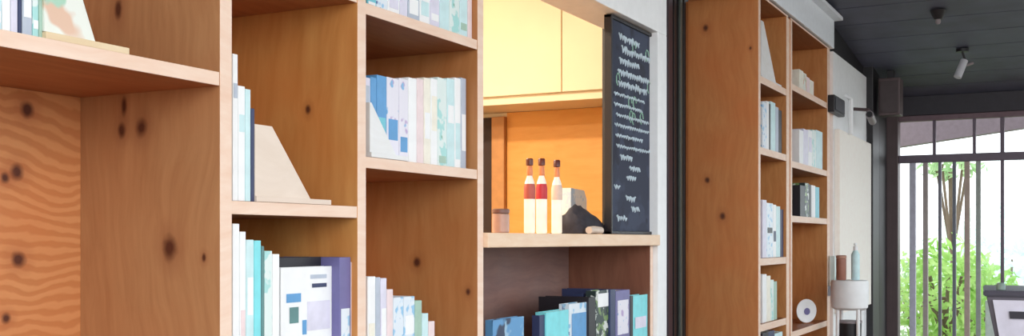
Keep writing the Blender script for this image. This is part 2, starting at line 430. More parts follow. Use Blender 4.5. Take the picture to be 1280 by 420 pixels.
tag(c0, 'crumpled dark cloth lying on the counter beside the chalkboard', 'cloth')
xs, xe = Xp(736, P + .02), Xp(751, P + .02)
sp = bmesh.new(); tube(sp, [(xs, P + .020, zc + .0105), ((xs + xe) / 2, P + .022, zc + .0125), (xe, P + .020, zc + .0105)], .010, 10)
tag(obj('cutlery_roll', sp, plain('pale_roll', (206, 192, 180), .5), origin=(xs, P + .02, zc), smooth=True), 'small pale roll lying in front of the dark cloth on the counter', 'cutlery roll')

# ================================================================== DARK DOORWAY between the bookcases
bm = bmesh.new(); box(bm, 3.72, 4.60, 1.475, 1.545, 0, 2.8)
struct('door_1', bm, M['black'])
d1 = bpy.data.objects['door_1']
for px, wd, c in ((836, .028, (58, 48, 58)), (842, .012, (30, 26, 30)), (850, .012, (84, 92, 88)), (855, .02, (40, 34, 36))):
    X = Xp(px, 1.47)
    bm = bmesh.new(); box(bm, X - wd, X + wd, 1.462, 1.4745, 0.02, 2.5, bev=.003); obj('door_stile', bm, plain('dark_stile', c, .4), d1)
bm = bmesh.new(); box(bm, 3.285, 3.31, 1.285, 1.30, 0, 2.79)
struct('wall_doorway', bm, M['black'])

# ================================================================== FAR BOOKCASES
XA = Xp(948, P); XA2 = Xp(983, P); XBs = Xp(990, P); XB2 = Xp(1034, P)
ogA = (XA, P, 0)
def kA(px, py, r): return kn_face(px, py, XA, r, .8, ogA)
mA = wood('plywood_far_side', (180, 116, 66), (200, 138, 84), 'Z', 4, 11, knots=[kA(882, 35, .012), kA(884, 225, .011), kA(903, 270, .013), kA(938, 60, .006)], blotch=.4)
fa = thing('bookcase', 'tall narrow plywood bookcase whose broad side panel borders the dark doorway', 'bookcase', ogA)
TF = .035
board('side_panel', (XA, XA + TF, P, YB, 0, TOP), mA, fa); board('side_panel', (XA2, XA2 + TF, P, YB, 0, TOP), M['ply'], fa)
board('top_panel', (XA, XA2 + TF, P, YB, TOP, TOP + .009), M['shelf_ply'], fa)
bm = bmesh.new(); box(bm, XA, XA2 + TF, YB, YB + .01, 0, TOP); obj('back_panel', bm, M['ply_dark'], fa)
A0, A1 = XA + TF, XA2
XBs = XA2 + TF + .045
fb = thing('bookcase', 'farthest plywood bookcase ending against the white terrace wall', 'bookcase', (XBs, P, 0))
board('side_panel', (XBs, XBs + TF, P, YB, 0, TOP), M['ply'], fb); board('side_panel', (XB2, XB2 + .07, P, YB, 0, TOP), M['ply'], fb)
board('top_panel', (XBs, XB2 + .07, P, YB, TOP, TOP + .009), M['shelf_ply'], fb)
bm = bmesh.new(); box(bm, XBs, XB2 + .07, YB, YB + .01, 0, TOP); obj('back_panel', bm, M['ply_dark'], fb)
C0, C1 = XBs + TF, XB2
bm = bmesh.new(); box(bm, XA2 + TF + .0005, XBs - .0005, P + .004, YB, 0, TOP); tag(obj('filler_panel', bm, M['edge'], origin=(XA2 + TF, P, 0)), 'narrow pale filler strip between the two far bookcases', 'panel')
def zA(py): return Zp(A0 + .25, P, py)
def zB(py): return Zp(C0 + .3, P, py)
tA = .03
za = [zA(107), zA(190), zA(245), zA(321), zA(401)]
za = [zA(104), zA(189), zA(322), zA(401)]
for z in za + [.72, .45, .06]: shelf(A0, A1, z, fa, t=tA)
zb_ = [zB(114), zB(206), zB(271), zB(409)]
for z in zb_ + [.45, .06]: shelf(C0, C1, z, fb, t=tA)

# ================================================================== BOOKS
pal = {
 'white': plain('book_white', (246, 248, 250), .45, var=.03), 'aqua': plain('book_aqua', (206, 236, 240), .45),
 'cyan': plain('book_cyan', (120, 200, 216), .45), 'teal': plain('book_teal', (96, 140, 140), .45),
 'lilac': plain('book_lilac', (224, 222, 240), .45), 'cream': plain('book_cream', (244, 240, 226), .45),
 'blue': plain('book_blue', (96, 160, 214), .45), 'navy': plain('book_navy', (50, 60, 98), .45),
 'purple': plain('book_purple', (112, 108, 160), .45), 'pink': plain('book_pink', (240, 220, 222), .45),
 'green': plain('book_green', (168, 200, 184), .45), 'black': plain('book_black', (36, 34, 42), .45),
 'grey': plain('book_grey', (186, 196, 212), .45), 'turq': plain('book_turquoise', (132, 226, 234), .45),
 'pblue': printed('book_print_blue', (226, 236, 246), [((150, 200, 234), .56), ((96, 124, 176), .68)], 34, 1.0),
 'ppurple': printed('book_print_purple', (232, 230, 242), [((186, 164, 208), .58), ((130, 184, 226), .64)], 30, 4.0),
 'pteal': printed('book_print_teal', (226, 240, 238), [((170, 222, 220), .55), ((130, 180, 156), .69)], 34, 7.0),
 'ppeach': printed('book_print_peach', (234, 238, 230), [((226, 190, 166), .55), ((170, 212, 190), .58)], 14, 9.0),
 'pdark': printed('book_print_dark', (46, 60, 90), [((96, 156, 206), .50), ((160, 196, 220), .62)], 16, 3.0),
 'pgreen': printed('book_print_green', (44, 60, 60), [((120, 150, 90), .52), ((216, 220, 216), .58)], 30, 2.0),
}
PAGES = plain('page_block', (236, 230, 214), .8, var=.06, scale=120)
def book(X0_, X1_, z0, h, mat, label, group, Yf=P + .014, depth=.15, lean=0.0, patch=None, face=False, ln_piv='L', name='book'):
    """upright book with boards, rounded spine, page block and spine patch; spine (or cover when face) to the terrace"""
    X1_ -= .0006; z0 += .0006
    r = thing(name, label, 'book', ((X0_ + X1_) / 2, Yf, z0), group)
    piv = Vector((X0_ if ln_piv == 'L' else X1_, Yf, z0)); rot = (lean, 'Y', piv) if lean else None
    bt = min(.0025, (X1_ - X0_) * .2)
    bm = bmesh.new()
    if face:
        box(bm, X0_, X1_, Yf, Yf + .003, z0, z0 + h, bev=.0008, rot=rot); box(bm, X0_, X1_, Yf + depth - .003, Yf + depth, z0, z0 + h, bev=.0008, rot=rot)
        box(bm, X0_, X0_ + .003, Yf + .003, Yf + depth - .003, z0, z0 + h, rot=rot)
    else:
        box(bm, X0_, X0_ + bt, Yf + .002, Yf + depth, z0, z0 + h, bev=.0005, rot=rot); box(bm, X1_ - bt, X1_, Yf + .002, Yf + depth, z0, z0 + h, bev=.0005, rot=rot)
        box(bm, X0_, X1_, Yf - .001, Yf + .003, z0, z0 + h, bev=.0012, rot=rot)
    obj('cover', bm, pal[mat], r)
    bm = bmesh.new()
    if face: box(bm, X0_ + .0031, X1_ - .002, Yf + .0031, Yf + depth - .0031, z0 + .003, z0 + h - .003, rot=rot)
    else: box(bm, X0_ + bt, X1_ - bt, Yf + .0032, Yf + depth - .004, z0 + .003, z0 + h - .003, rot=rot)
    obj('pages', bm, PAGES, r)
    if patch:
        pm, a, b = patch
        bm = bmesh.new(); wd = X1_ - X0_
        yq = Yf - .0016 if face else Yf - .0018
        box(bm, X0_ + wd * .12, X1_ - wd * .12, yq, yq + .0006, z0 + h * a, z0 + h * b, rot=rot); obj('title_block' if face else 'spine_label', bm, pal[pm], r)
    return r
def row(items, z0, group, where, Yf=P + .014, lim=None):
    """items: (px0, px1, py_top, material, look, patch, opts)"""
    for it in items:
        px0, px1, pyt, mat, look, patch = it[:6]; op = dict(it[6]) if len(it) > 6 else {}
        y = op.pop('Yf', Yf)
        a, b = Xp(px0, y), Xp(px1, y)
        if lim: a = max(a, lim[0] + .001); b = min(b, lim[1] - .001)
        zt = Zp((a + b) / 2, y, pyt); h = op.pop('h', zt - z0)
        book(a, b, z0, h, mat, look + ' ' + where, group, Yf=y, patch=patch, **op)
def bookend(x0, xt, x1, xfoot, z0, h, label, Yf=P + .012, depth=.11, c=(236, 220, 206)):
    r = thing('bookend', label, 'bookend', (x0, Yf, z0), 'pale wedge bookends')
    m = wood('pale_bookend_wood', (max(0, c[0] - 10), c[1] - 12, c[2] - 14), c, 'X', 5, 8, blotch=0)
    z0 += .0006
    bm = bmesh.new(); box(bm, x0, xfoot, Yf - .004, Yf + depth + .004, z0, z0 + .009, bev=.001); obj('base_plate', bm, m, r)
    bm = bmesh.new(); prism(bm, [(x0, z0 + .0092), (x1, z0 + .0092), (xt, z0 + h), (x0, z0 + h)], Yf, Yf + depth); obj('wedge_support', bm, m, r)

g1 = 'books on the top left shelf'
W1 = "on nearest bay's upper left shelf"
row([
 (-14, 2, -60, 'aqua', 'leftmost pale aqua book', ('white', .1, .25)),
 (2.4, 13, -70, 'white', 'white book with grey spine block', ('grey', .5, .8)),
 (13.4, 22, -55, 'lilac', 'lilac book, third from the left edge,', None),
 (22.4, 27, -60, 'navy', 'thin dark book between two pale ones', None),
 (27.4, 40, -70, 'grey', 'bluish grey book right of the thin dark one', ('white', .2, .5)),
 (40.4, 48, -60, 'pteal', 'teal patterned book', ('white', .1, .2)),
 (48.4, 53, -66, 'green', 'thin green book leaning on the picture book', None),
], zs1, g1, W1, lim=(X0, XD[0]))
a, b, c = Xp(54, P + .012), Xp(119, P + .012), Xp(158, P + .012)
z0 = zs1
pb = thing('book', 'large pale picture book with orange and green print, leaning on its wedge, top left shelf', 'book', (a, P, z0), g1)
bm = bmesh.new(); zt = z0 + .22
xt0 = Xp(60, P + .012); hx = Xp(92, P + .012)
prism(bm, [(a, z0 + .0105), (b - .002, z0 + .0105), (Xp(60, P), zt), (a, zt)], P + .010, P + .016); obj('cover', bm, pal['ppeach'], pb)
bm = bmesh.new(); prism(bm, [(a + .001, z0 + .012), (b - .008, z0 + .012), (Xp(57, P), zt - .003), (a + .001, zt - .003)], P + .0162, P + .024); obj('pages', bm, PAGES, pb)
r = thing('bookend', 'pale yellow wedge bookend with a flat foot at the top left shelf end', 'bookend', (a, P, z0), 'pale wedge bookends')
mbe = wood('pale_yellow_bookend_wood', (226, 200, 160), (240, 220, 186), 'X', 5, 8, blotch=0)
bm = bmesh.new(); box(bm, a, c, P + .006, P + .12, z0 + .0006, z0 + .0098, bev=.001); obj('base_plate', bm, mbe, r)
bm = bmesh.new(); prism(bm, [(a, z0 + .010), (b - .004, z0 + .010), (Xp(58, P), zt - .01), (a, zt - .01)], P + .0245, P + .11); obj('wedge_support', bm, plain('white_wedge', (232, 236, 232), .5), r)

# bay 2 upper
W = "on second bay's middle shelf"
g = "books on second bay's middle shelf"
row([(290.5, 297, 68, 'white', 'tallest narrow white book standing against the left divider', ('grey', .7, .8)),
     (297.4, 306, 108, 'white', 'second white book, clearly shorter than the tall one,', ('aqua', .6, .75)),
     (306.4, 313, 112, 'aqua', 'third book, pale aqua,', None),
     (313.4, 318, 136, 'navy', 'thin dark blue book beside the bookend', None)], zs2, g, W, lim=B2)
bx = [Xp(v, P + .012) for v in (318.6, 340, 388, 412)]
bookend(bx[0], bx[1], bx[2], bx[3], zs2, Zp(bx[0], P, 155) - zs2, 'pinkish white wedge bookend on the middle shelf of the second bay')

# bay 2 lower
W = "on second bay's lower shelf"; g = "books on second bay's lower shelf"
row([(290.5, 299, 280, 'white', 'tallest white book against the left divider', None),
     (299.4, 307, 290, 'white', 'second white book with pink label', ('pink', .5, .7)),
     (307.4, 317, 300, 'aqua', 'wide pale aqua book', ('white', .7, .85)),
     (317.4, 326, 301, 'turq', 'stronger turquoise book', ('white', .3, .5)),
     (326.4, 330, 308, 'teal', 'thin dark teal book', None),
     (330.4, 340, 314, 'pteal', 'white book with teal pattern', None),
     (340.4, 349, 318, 'white', 'white book left of the face-out cover', ('cream', .2, .6)),
     ], zl2, g, W, lim=B2)
row([(351, 415, 334, 'white', 'white picture book standing face-out with blue and grey pictures', None, dict(face=True, depth=.02, Yf=P + .03))], zl2, g, W, lim=B2)
xa, xb = Xp(350, P + .03), Xp(424, P + .014) - .001
book(xa, xb, zl2, Zp((xa + xb) / 2, P + .053, 322) - zl2, 'black', 'black book showing as a dark strip behind the white face-out cover', g, Yf=P + .053, depth=.03, face=True)
row([(424, 438, 322, 'purple', 'purple blue book', ('pblue', .3, .75)),
     (438.4, 446.5, 328, 'pink', 'pinkish white book at the right end', None)], zl2, g, W, lim=B2)

def decal(par, name, px0, px1, py0, py1, Y, mat):
    a, b = Xp(px0, Y), Xp(px1, Y); m_ = (a + b) / 2
    bm = bmesh.new(); box(bm, a, b, Y - .0006, Y - .0001, Zp(m_, Y, py1), Zp(m_, Y, py0)); obj(name, bm, pal[mat], par)
fo = next(o for o in bpy.data.objects if str(o.get('label', '')).startswith('white picture book standing face-out'))
for (q0, q1, r0, r1, mm) in ((358, 376, 367, 378, 'blue'), (362, 373, 384, 404, 'teal'), (388, 408, 343, 348, 'grey'), (390, 408, 354, 359, 'navy'), (384, 412, 376, 412, 'lilac'), (378, 383, 400, 418, 'blue')):
    decal(fo, 'cover_picture', q0, q1, r0, r1, P + .0295, mm)
# bay 3 upper
W = "on third bay's top shelf"; g = "books on third bay's top shelf"
row([(458.5, 470, -40, 'cyan', 'cyan book at the left end', ('white', .05, .12)),
     (470.4, 484, -40, 'pblue', 'blue patterned book', None),
     (484.4, 499, -50, 'white', 'broad white book', ('lilac', .1, .3)),
     (499.4, 509, -30, 'lilac', 'lilac book', None),
     (509.4, 524, -50, 'grey', 'pale grey book', ('white', .1, .35)),
     (524.4, 537, -40, 'white', 'white book with aqua label', ('aqua', .15, .4)),
     (537.4, 549, -50, 'lilac', 'second lilac book with white label', ('white', .1, .2)),
     (549.4, 561, -30, 'aqua', 'aqua book', None),
     (561.4, 574, -50, 'pteal', 'white book with teal pattern', None),
     (574.4, 584, -40, 'aqua', 'narrow aqua book with green label', ('green', .1, .2)),
     (584.4, 592, -50, 'pink', 'pinkish white book at the right end', None)], zs3a, g, W, lim=B3)
# bay 3 middle
W = "on third bay's middle shelf"; g = "books on third bay's middle shelf"
yf = P + .024
row([(452 + (q[0] - 452) * .965, 452 + (q[1] - 452) * .965) + q[2:] for q in [(452, 463, 97, 'lilac', 'lilac grey book at the left end', ('grey', .6, .9)),
     (463.4, 471, 97, 'blue', 'mid blue book behind the white wedge', None),
     (471.4, 484, 95, 'blue', 'bright blue book', ('cyan', .2, .5)),
     (484.4, 500, 98, 'ppurple', 'widest book with purple and blue print', ('blue', .25, .5)),
     (500.4, 512, 99, 'ppurple', 'white book with purple mark', ('blue', .12, .3)),
     (512.4, 523, 98, 'white', 'plain white book', None),
     (523.4, 532, 99, 'pink', 'pale pink book', None),
     (532.4, 541, 98, 'cream', 'cream book', ('white', .3, .6)),
     (541.4, 550, 99, 'white', 'white book with cream label', ('cream', .4, .8)),
     (550.4, 562, 98, 'pteal', 'white book with teal and green print', ('green', .04, .12)),
     (562.4, 572, 99, 'aqua', 'aqua book', ('white', .5, .7)),
     (572.4, 580, 98, 'white', 'narrow white book with aqua label', ('aqua', .1, .5)),
     (580.4, 587, 98, 'grey', 'pale blue grey book', ('white', .2, .6))]], zs3b, g, W, Yf=yf, lim=B3)
bx = [Xp(v, P + .012) for v in (459, 461, 492, 505)]
bookend(bx[0], bx[1], bx[2], bx[3], zs3b, Zp(bx[0], P, 128) - zs3b, 'white wedge bookend at the left of the third bay middle shelf', depth=.011, Yf=P + .006, c=(238, 240, 242))
# bay 3 lower
W = "on third bay's lower shelf"; g = "books on third bay's lower shelf"
row([(459, 469, 346, 'white', 'tallest white book at the left end', ('cream', .5, .7)),
     (469.4, 475, 347, 'grey', 'pale grey book', None),
     (475.4, 483, 348, 'lilac', 'lilac book', ('white', .6, .8)),
     (483.4, 491, 362, 'pink', 'pinkish book, shorter than the lilac one,', None),
     (491.4, 504, 372, 'pblue', 'white book with blue print', None),
     (504.4, 518, 371, 'pblue', 'wider white and blue book', ('white', .7, .85)),
     (518.4, 527, 376, 'green', 'grey green book', None),
     (527.4, 535, 392, 'aqua', 'short aqua book', None),
     (535.4, 543, 402, 'pink', 'shortest pinkish book at the right end', ('white', .7, .8))], zl3, g, W, lim=B3)
# under the counter
W = "on shelf under the serving window"; g = 'books under the serving window'
lim4 = (XF, XR - .027)
row([(616, 655, 398, 'pdark', 'blue picture book with white border, alone at the left', None, dict(face=True, depth=.02, Yf=P + .03)),
     (674, 682, 394, 'navy', 'dark navy book', None, dict(Yf=P + .025, depth=.02)),
     (682.6, 711, 389, 'turq', 'bright turquoise book', ('aqua', .2, .55), dict(face=True, depth=.03, Yf=P + .02)),
     (711.6, 735, 379, 'pblue', 'mid blue picture book', ('blue', .45, .9), dict(face=True, depth=.03, Yf=P + .02)),
     (735.6, 744, 372, 'black', 'black book left of the white topped one', None),
     (744.6, 762, 363, 'pgreen', 'dark green book with a white square', ('white', .84, .97), dict(face=True, depth=.03, Yf=P + .02)),
     (762.6, 769, 362, 'navy', 'thin navy book', None),
     (769.4, 787, 363, 'purple', 'purple book', ('ppurple', .55, .9)),
     (787.6, 791, 370, 'black', 'thin black book', None),
     (791.4, 812, 369, 'turq', 'cyan book with lilac base at the right end', ('lilac', .62, .75), dict(face=True, depth=.03, Yf=P + .02))], zl4, g, W, lim=lim4)
row([(699, 706, 383, 'black', 'thin black filler book painting gap shade behind the turquoise one', None, dict(Yf=P + .06, depth=.03))], zl4, g, W)  # dark filler standing for the shade in the gap behind
row([(728, 739, 367, 'navy', 'navy filler book painting gap shade behind the blue picture book', None, dict(Yf=P + .06, depth=.03))], zl4, g, W)  # another dark filler for gap shade between the covers

# far bookcase A
g = 'books in the narrow far bookcase'
W = "on narrow far bookcase's second shelf"
row([(953, 958, 128, 'pblue', 'blue and white book', None), (958.2, 961, 127, 'white', 'white book', None), (961.2, 963, 130, 'black', 'thin black book', None),
     (963.2, 969, 128, 'aqua', 'aqua book', None), (969.2, 973, 134, 'grey', 'grey book', None), (973.2, 977, 138, 'black', 'dark book at the right end', None)], za[1], g, W, lim=(A0, A1))
W = "on narrow far bookcase's third shelf"
row([(953, 958, 250, 'lilac', 'lilac book', None), (958.2, 966, 254, 'pblue', 'broad white and blue book', ('black', .45, .55)),
     (966.2, 970, 256, 'white', 'white book', ('navy', .3, .5)), (970.2, 975, 258, 'aqua', 'aqua book', None), (975.2, 979, 262, 'navy', 'navy book at the right end', None)], za[2], g, W, lim=(A0, A1))
W = "on narrow far bookcase's fourth shelf"
row([(953, 958, 343, 'white', 'white book', None), (958.2, 963, 345, 'cream', 'cream book', None), (963.2, 967, 350, 'pteal', 'teal patterned book', None), (967.2, 971, 352, 'green', 'green book', None)], za[3], g, W, lim=(A0, A1))
W = "on narrow far bookcase's lowest shelf in view"
row([(953, 960, 416, 'black', 'black book', None), (960.2, 968, 414, 'navy', 'navy book', None), (968.2, 978, 416, 'aqua', 'pale book', None)], .72, g, W, lim=(A0, A1))
bx = [Xp(v, P + .012) for v in (951.5, 953, 970, 976)]
bookend(max(bx[0], A0 + .001), bx[1] + .02, bx[2], bx[3], za[0], .24, 'white wedge bookend on the top shelf of the narrow far bookcase', c=(232, 232, 232))

# far bookcase B
g = 'books in the farthest bookcase'
W = "on farthest bookcase's top shelf"
row([(999, 1004, 88, 'cream', 'cream book', None), (1004.2, 1008, 92, 'ppeach', 'peach patterned book', None), (1008.2, 1012, 97, 'pink', 'pink book', None), (1012.2, 1017, 101, 'cream', 'second cream book, lower than the rest,', None)], zb_[0], g, W, lim=(C0, C1))
W = "on farthest bookcase's second shelf"
row([(999, 1004, 163, 'white', 'white book at the left end', None), (1004.2, 1010, 162, 'lilac', 'lilac book', None), (1010.2, 1015, 163, 'white', 'white book with lilac label', ('lilac', .4, .8)), (1015.2, 1020, 163, 'pteal', 'teal patterned book', None), (1020.2, 1028, 164, 'aqua', 'aqua book at the right end', None)], zb_[1], g, W, lim=(C0, C1))
W = "on farthest bookcase's third shelf"
row([(1000, 1006, 232, 'black', 'black book', None), (1006.2, 1011, 229, 'pgreen', 'dark green book', None), (1011.2, 1014, 231, 'black', 'thin black book', None), (1014.2, 1019, 232, 'white', 'white book', None), (1019.2, 1024, 234, 'cyan', 'cyan book', None)], zb_[2], g, W, lim=(C0, C1))
# round white plate on stand in B
xpl = Xp(1014, P + .03); zpl = zb_[3]; rp = .058
pl = thing('decorative_plate', 'round white plate with a small purple mark in the farthest bookcase', 'plate', (xpl, P + .03, zpl))
rp = (Zp(xpl, P, 374) - zpl) / 2 - .002
def turned(bm): bmesh.ops.rotate(bm, verts=bm.verts[:], cent=(xpl, P + .06, 0), matrix=Matrix.Rotation(math.radians(-42), 3, 'Z')); return bm
bm = bmesh.new(); lathe(bm, xpl, zpl + rp + .004, [(rp * .5, P + .060), (rp, P + .048), (rp, P + .052), (rp * .5, P + .066)], 28, axis='Y'); obj('plate_disc', turned(bm), M['white'], pl, smooth=True)
bm = bmesh.new(); lathe(bm, xpl + .01, zpl + rp, [(rp * .3, P + .0575), (rp * .3, P + .059)], 14, axis='Y'); obj('painted_mark', turned(bm), pal['purple'], pl)
bm = bmesh.new(); box(bm, xpl - rp * .5, xpl + rp * .5, P + .03, P + .10, zpl + .0006, zpl + .0038); box(bm, xpl - .01, xpl + .01, P + .075, P + .085, zpl + .0038, zpl + rp * 1.2); obj('plate_stand', turned(bm), M['ply_dark'], pl)

# ================================================================== FASCIA, FAR WALL THINGS
zf0 = Zp(XW, P, 58) ; zf1 = zf0 + .15
bm = bmesh.new(); box(bm, XR2 + .02, XW, P - .012, P + .015, 2.375, 2.375 + .15, bev=.004)
box(bm, XR2 + .02, XW + .02, P - .055, P + .01, 2.525, 2.545, bev=.004)
struct('trim_1', bm, M['white_blue'])
# cream screen on the far wall
xs0, xs1 = XW + .06, XW2 - .005
zt = E + .60
bm = bmesh.new(); box(bm, xs0, xs1, P - .03, P - .001, .95, zt, bev=.003)
scr = tag(obj('wall_board', bm, plain('cream_board', (255, 247, 238), .55, var=.03), origin=(xs0, P, .95)), 'large cream board covering the white wall beyond the farthest bookcase', 'board')
def wbox(px0, px1, py0, py1, Y, th):
    a, b = Xp(px0, Y), Xp(px1, Y); zc_ = Zp((a + b) / 2, Y, py0); zd = Zp((a + b) / 2, Y, py1)
    return a, b, Y, Y + th, zd, zc_
a, b, y0, y1, zd, zu = wbox(1043, 1056, 122, 143, P - .035, .034)
sp = thing('wall_speaker', 'small black box speaker on the white wall just past the farthest bookcase', 'speaker', ((a + b) / 2, P, zd))
bm = bmesh.new(); box(bm, a, b, y0, y1, zd, zu, bev=.004); obj('speaker_body', bm, M['black'], sp)
bm = bmesh.new(); box(bm, a + .02, b - .02, y0 - .004, y0 - .0005, zd + .012, zu - .012, bev=.001); obj('grille', bm, plain('grille_grey', (64, 62, 70), .6), sp)
a, b, y0, y1, zd, zu = wbox(1062, 1067, 118, 168, P - .05, .02)
bm = bmesh.new(); tube(bm, [((a + b) / 2, P - .015, zu), ((a + b) / 2, P - .045, zu - .03), ((a + b) / 2, P - .045, zd), ], .014, 10)
tag(obj('conduit', bm, M['white'], origin=((a + b) / 2, P, zd), smooth=True), 'short white vertical pipe on the wall above the cream board', 'pipe')
# security camera near dark corner
Xc = Xp(1088, P - .1); zc_ = Zp(Xc, P - .1, 148)
sc_ = thing('security_camera', 'grey cylinder camera pointing sideways beside the dark post at the far wall', 'camera', (Xc, P, zc_))
bm = bmesh.new(); tube(bm, [(Xc - .12, P - .115, zc_ + .01), (Xc + .08, P - .10, zc_ - .01)], .022, 12); obj('camera_body', bm, M['greyp'], sc_, smooth=True)
bm = bmesh.new(); tube(bm, [(Xc, P - .004, zc_ + .06), (Xc, P - .09, zc_ + .05), (Xc, P - .108, zc_ + .022)], .010, 8); obj('mount', bm, M['darkbrown'], sc_)
bm = bmesh.new(); tube(bm, [(Xc - .13, P - .115, zc_ + .0105), (Xc - .121, P - .115, zc_ + .0101)], .017, 12); obj('lens', bm, M['black'], sc_)

# far door by the corner: black frame and pale panel
xa, xb, xc, xd = XW2 + .001, Xp(1091, P), Xp(1099, P), Xp(1101, P) + .25
zdt = ceil_h(xa) + .03
bm = bmesh.new(); box(bm, xa, xb, P - .04, P + .14, 0, zdt, bev=.004); box(bm, xc, xd, P - .001, P + .14, 0, zdt, bev=.004); box(bm, xb, xc, P + .0, P + .14, E + .62, zdt)
d3 = struct('door_3', bm, M['black'])
bm = bmesh.new(); box(bm, xb + .001, xc - .001, P + .04, P + .06, .02, E + .618); obj('door_panel', bm, plain('pale_lilac_panel', (222, 214, 226), .4), d3)
bm = bmesh.new(); box(bm, xb + .002, xc - .002, P + .03, P + .0395, 1.28, 1.32, bev=.003); obj('door_rail', bm, M['greyp'], d3)

# small round white side table with things, beside the end of the far bookcase
TY, TR = 1.005, .092; TX = Xp(1062, TY)
zl = Zp(TX, TY, 350); zlb = zl - .15
lc = thing('side_table', 'small round white side table standing in front of the cream board', 'table', (TX, TY, 0))
bm = bmesh.new(); lathe(bm, TX, TY, [(TR * .8, zlb), (TR * .96, zlb + .012), (TR, zlb + .05), (TR, zl - .012), (TR * .96, zl - .002), (TR * .8, zl)], 28); obj('table_top', bm, M['white'], lc, smooth=True)
for k in range(4):
    a = math.pi / 4 + k * math.pi / 2; q, y = TX + .07 * math.cos(a), TY + .07 * math.sin(a)
    bm = bmesh.new(); tube(bm, [(q + .012 * math.cos(a), y + .012 * math.sin(a), 0), (q, y, zlb + .004)], .009, 8); obj('leg', bm, M['white'], lc)
bm = bmesh.new(); lathe(bm, TX, TY, [(.066, .80), (.066, .815)], 20); obj('lower_shelf', bm, M['ply'], lc)
bx_ = thing('storage_bin', 'small black bin on the lower tier of the round white table', 'bin', (TX, TY, .815))
bm = bmesh.new(); lathe(bm, TX, TY, [(.045, .8156), (.055, .82), (.058, .93)], 18); obj('bin_body', bm, M['black'], bx_, smooth=True)
bm = bmesh.new(); lathe(bm, TX, TY, [(.059, .9305), (.061, .932), (.061, .942), (.058, .943)], 18); obj('rim', bm, M['greyp'], bx_)
def on_table(px):
    lat = (px - 640) / F
    y = TY; x = Xp(px, y)
    d = Vector((S_, -C_)); o = ((px - 1062) / F) * 5.75
    return TX + d.x * o, TY + d.y * o
xq, yq = on_table(1052); zq = Zp(xq, yq, 319)
cn = thing('canister', 'brown canister standing on the round white table', 'canister', (xq, yq, zl))
bm = bmesh.new(); lathe(bm, xq, yq, [(.023, zl + .0006), (.025, zl + .005), (.025, zq - .02), (.022, zq - .018)]); obj('canister_body', bm, plain('brown_tin', (160, 108, 90), .45), cn, smooth=True)
bm = bmesh.new(); lathe(bm, xq, yq, [(.025, zq - .0175), (.026, zq - .016), (.026, zq - .003), (.022, zq)]); obj('lid', bm, plain('tan_lid', (186, 142, 122), .45), cn, smooth=True)
xq, yq = on_table(1069); zq = Zp(xq, yq, 304)
cn = thing('pump_bottle', 'pale aqua pump bottle on the round white table right of the brown canister', 'bottle', (xq, yq, zl))
bm = bmesh.new(); lathe(bm, xq, yq, [(.019, zl + .0006), (.021, zl + .005), (.021, zl + .13), (.010, zl + .15)]); obj('bottle_body', bm, pal['aqua'], cn, smooth=True)
bm = bmesh.new(); lathe(bm, xq, yq, [(.010, zl + .1505), (.011, zl + .152), (.011, zl + .17), (.004, zl + .172), (.004, zq - .01)]); box(bm, xq - .025, xq + .008, yq - .006, yq + .006, zq - .0098, zq, bev=.002); obj('pump', bm, M['white'], cn)
# small leaflets rack on the end of the far bookcase
xq = XB2 + .015
lr = thing('leaflet_rack', 'narrow rack of pale teal leaflets fixed to the right end of the farthest bookcase', 'leaflet rack', (xq, P - .05, Zp(xq, P, 372)))
z0_, z1_ = Zp(xq, P - .04, 370), Zp(xq, P - .04, 320)
bm = bmesh.new(); box(bm, xq, xq + .075, P - .045, P + .0005, z0_, z0_ + .05, bev=.002); obj('pocket', bm, pal['grey'], lr)
bm = bmesh.new(); box(bm, xq + .006, xq + .069, P - .035, P - .012, z0_ + .0505, z1_, bev=.001); obj('leaflets', bm, printed('leaflet_print', (220, 236, 234), [((110, 170, 170), .5)], 12), lr)

# ================================================================== COLUMN, HANGING SPEAKER, CEILING LIGHTS
yc0, yc1 = Yp(1124, X_END), Yp(1102, X_END)
bm = bmesh.new(); box(bm, X_END - .06, X_END + .06, yc0, yc1, 0, ceil_h(7.95) - .005, bev=.004)
box(bm, X_END - .062, X_END - .02, yc0 + .045, yc1 - .045, 0.02, 2.3)
struct('trim_2', bm, M['darkbrown'])
Xs = 7.2; ya_, yb_ = Yp(1127, Xs), Yp(1100, Xs)
zt, zb2 = ceil_h(Xs) - .004, Zp(Xs, 1.0, 145)
hs = thing('hanging_speaker', 'grey brown box loudspeaker hung from the dark ceiling in front of the far post', 'speaker', (Xs, (ya_ + yb_) / 2, zb2))
bm = bmesh.new(); box(bm, Xs - .07, Xs + .07, ya_, yb_, zb2, zt - .05, bev=.008); obj('speaker_body', bm, M['darkbrown'], hs)
bm = bmesh.new(); box(bm, Xs - .078, Xs - .0705, ya_ + .012, yb_ - .012, zb2 + .015, zt - .07, bev=.002); obj('grille', bm, plain('mesh_grille', (74, 64, 66), .7), hs)
bm = bmesh.new(); box(bm, Xs - .02, Xs + .02, (ya_ + yb_) / 2 - .02, (ya_ + yb_) / 2 + .02, zt - .0495, zt + .002); obj('bracket', bm, M['black'], hs)
Xl, Yl = 6.79, .57; zt = ceil_h(Xl)
sl_ = thing('ceiling_spotlight', 'pale cylinder spotlight hanging below the dark ceiling near the gate', 'spotlight', (Xl, Yl, zt))
bm = bmesh.new(); lathe(bm, Xl, Yl, [(.035, zt - .022), (.035, zt - .005)]); tube(bm, [(Xl, Yl, zt - .022), (Xl + .01, Yl - .015, zt - .07)], .006, 8); obj('mount', bm, M['black'], sl_)
bm = bmesh.new(); tube(bm, [(Xl + .01, Yl - .01, zt - .07), (Xl - .02, Yl + .025, zt - .17)], .022, 14); obj('lamp_head', bm, plain('pale_lamp', (196, 198, 206), .3), sl_, smooth=True)
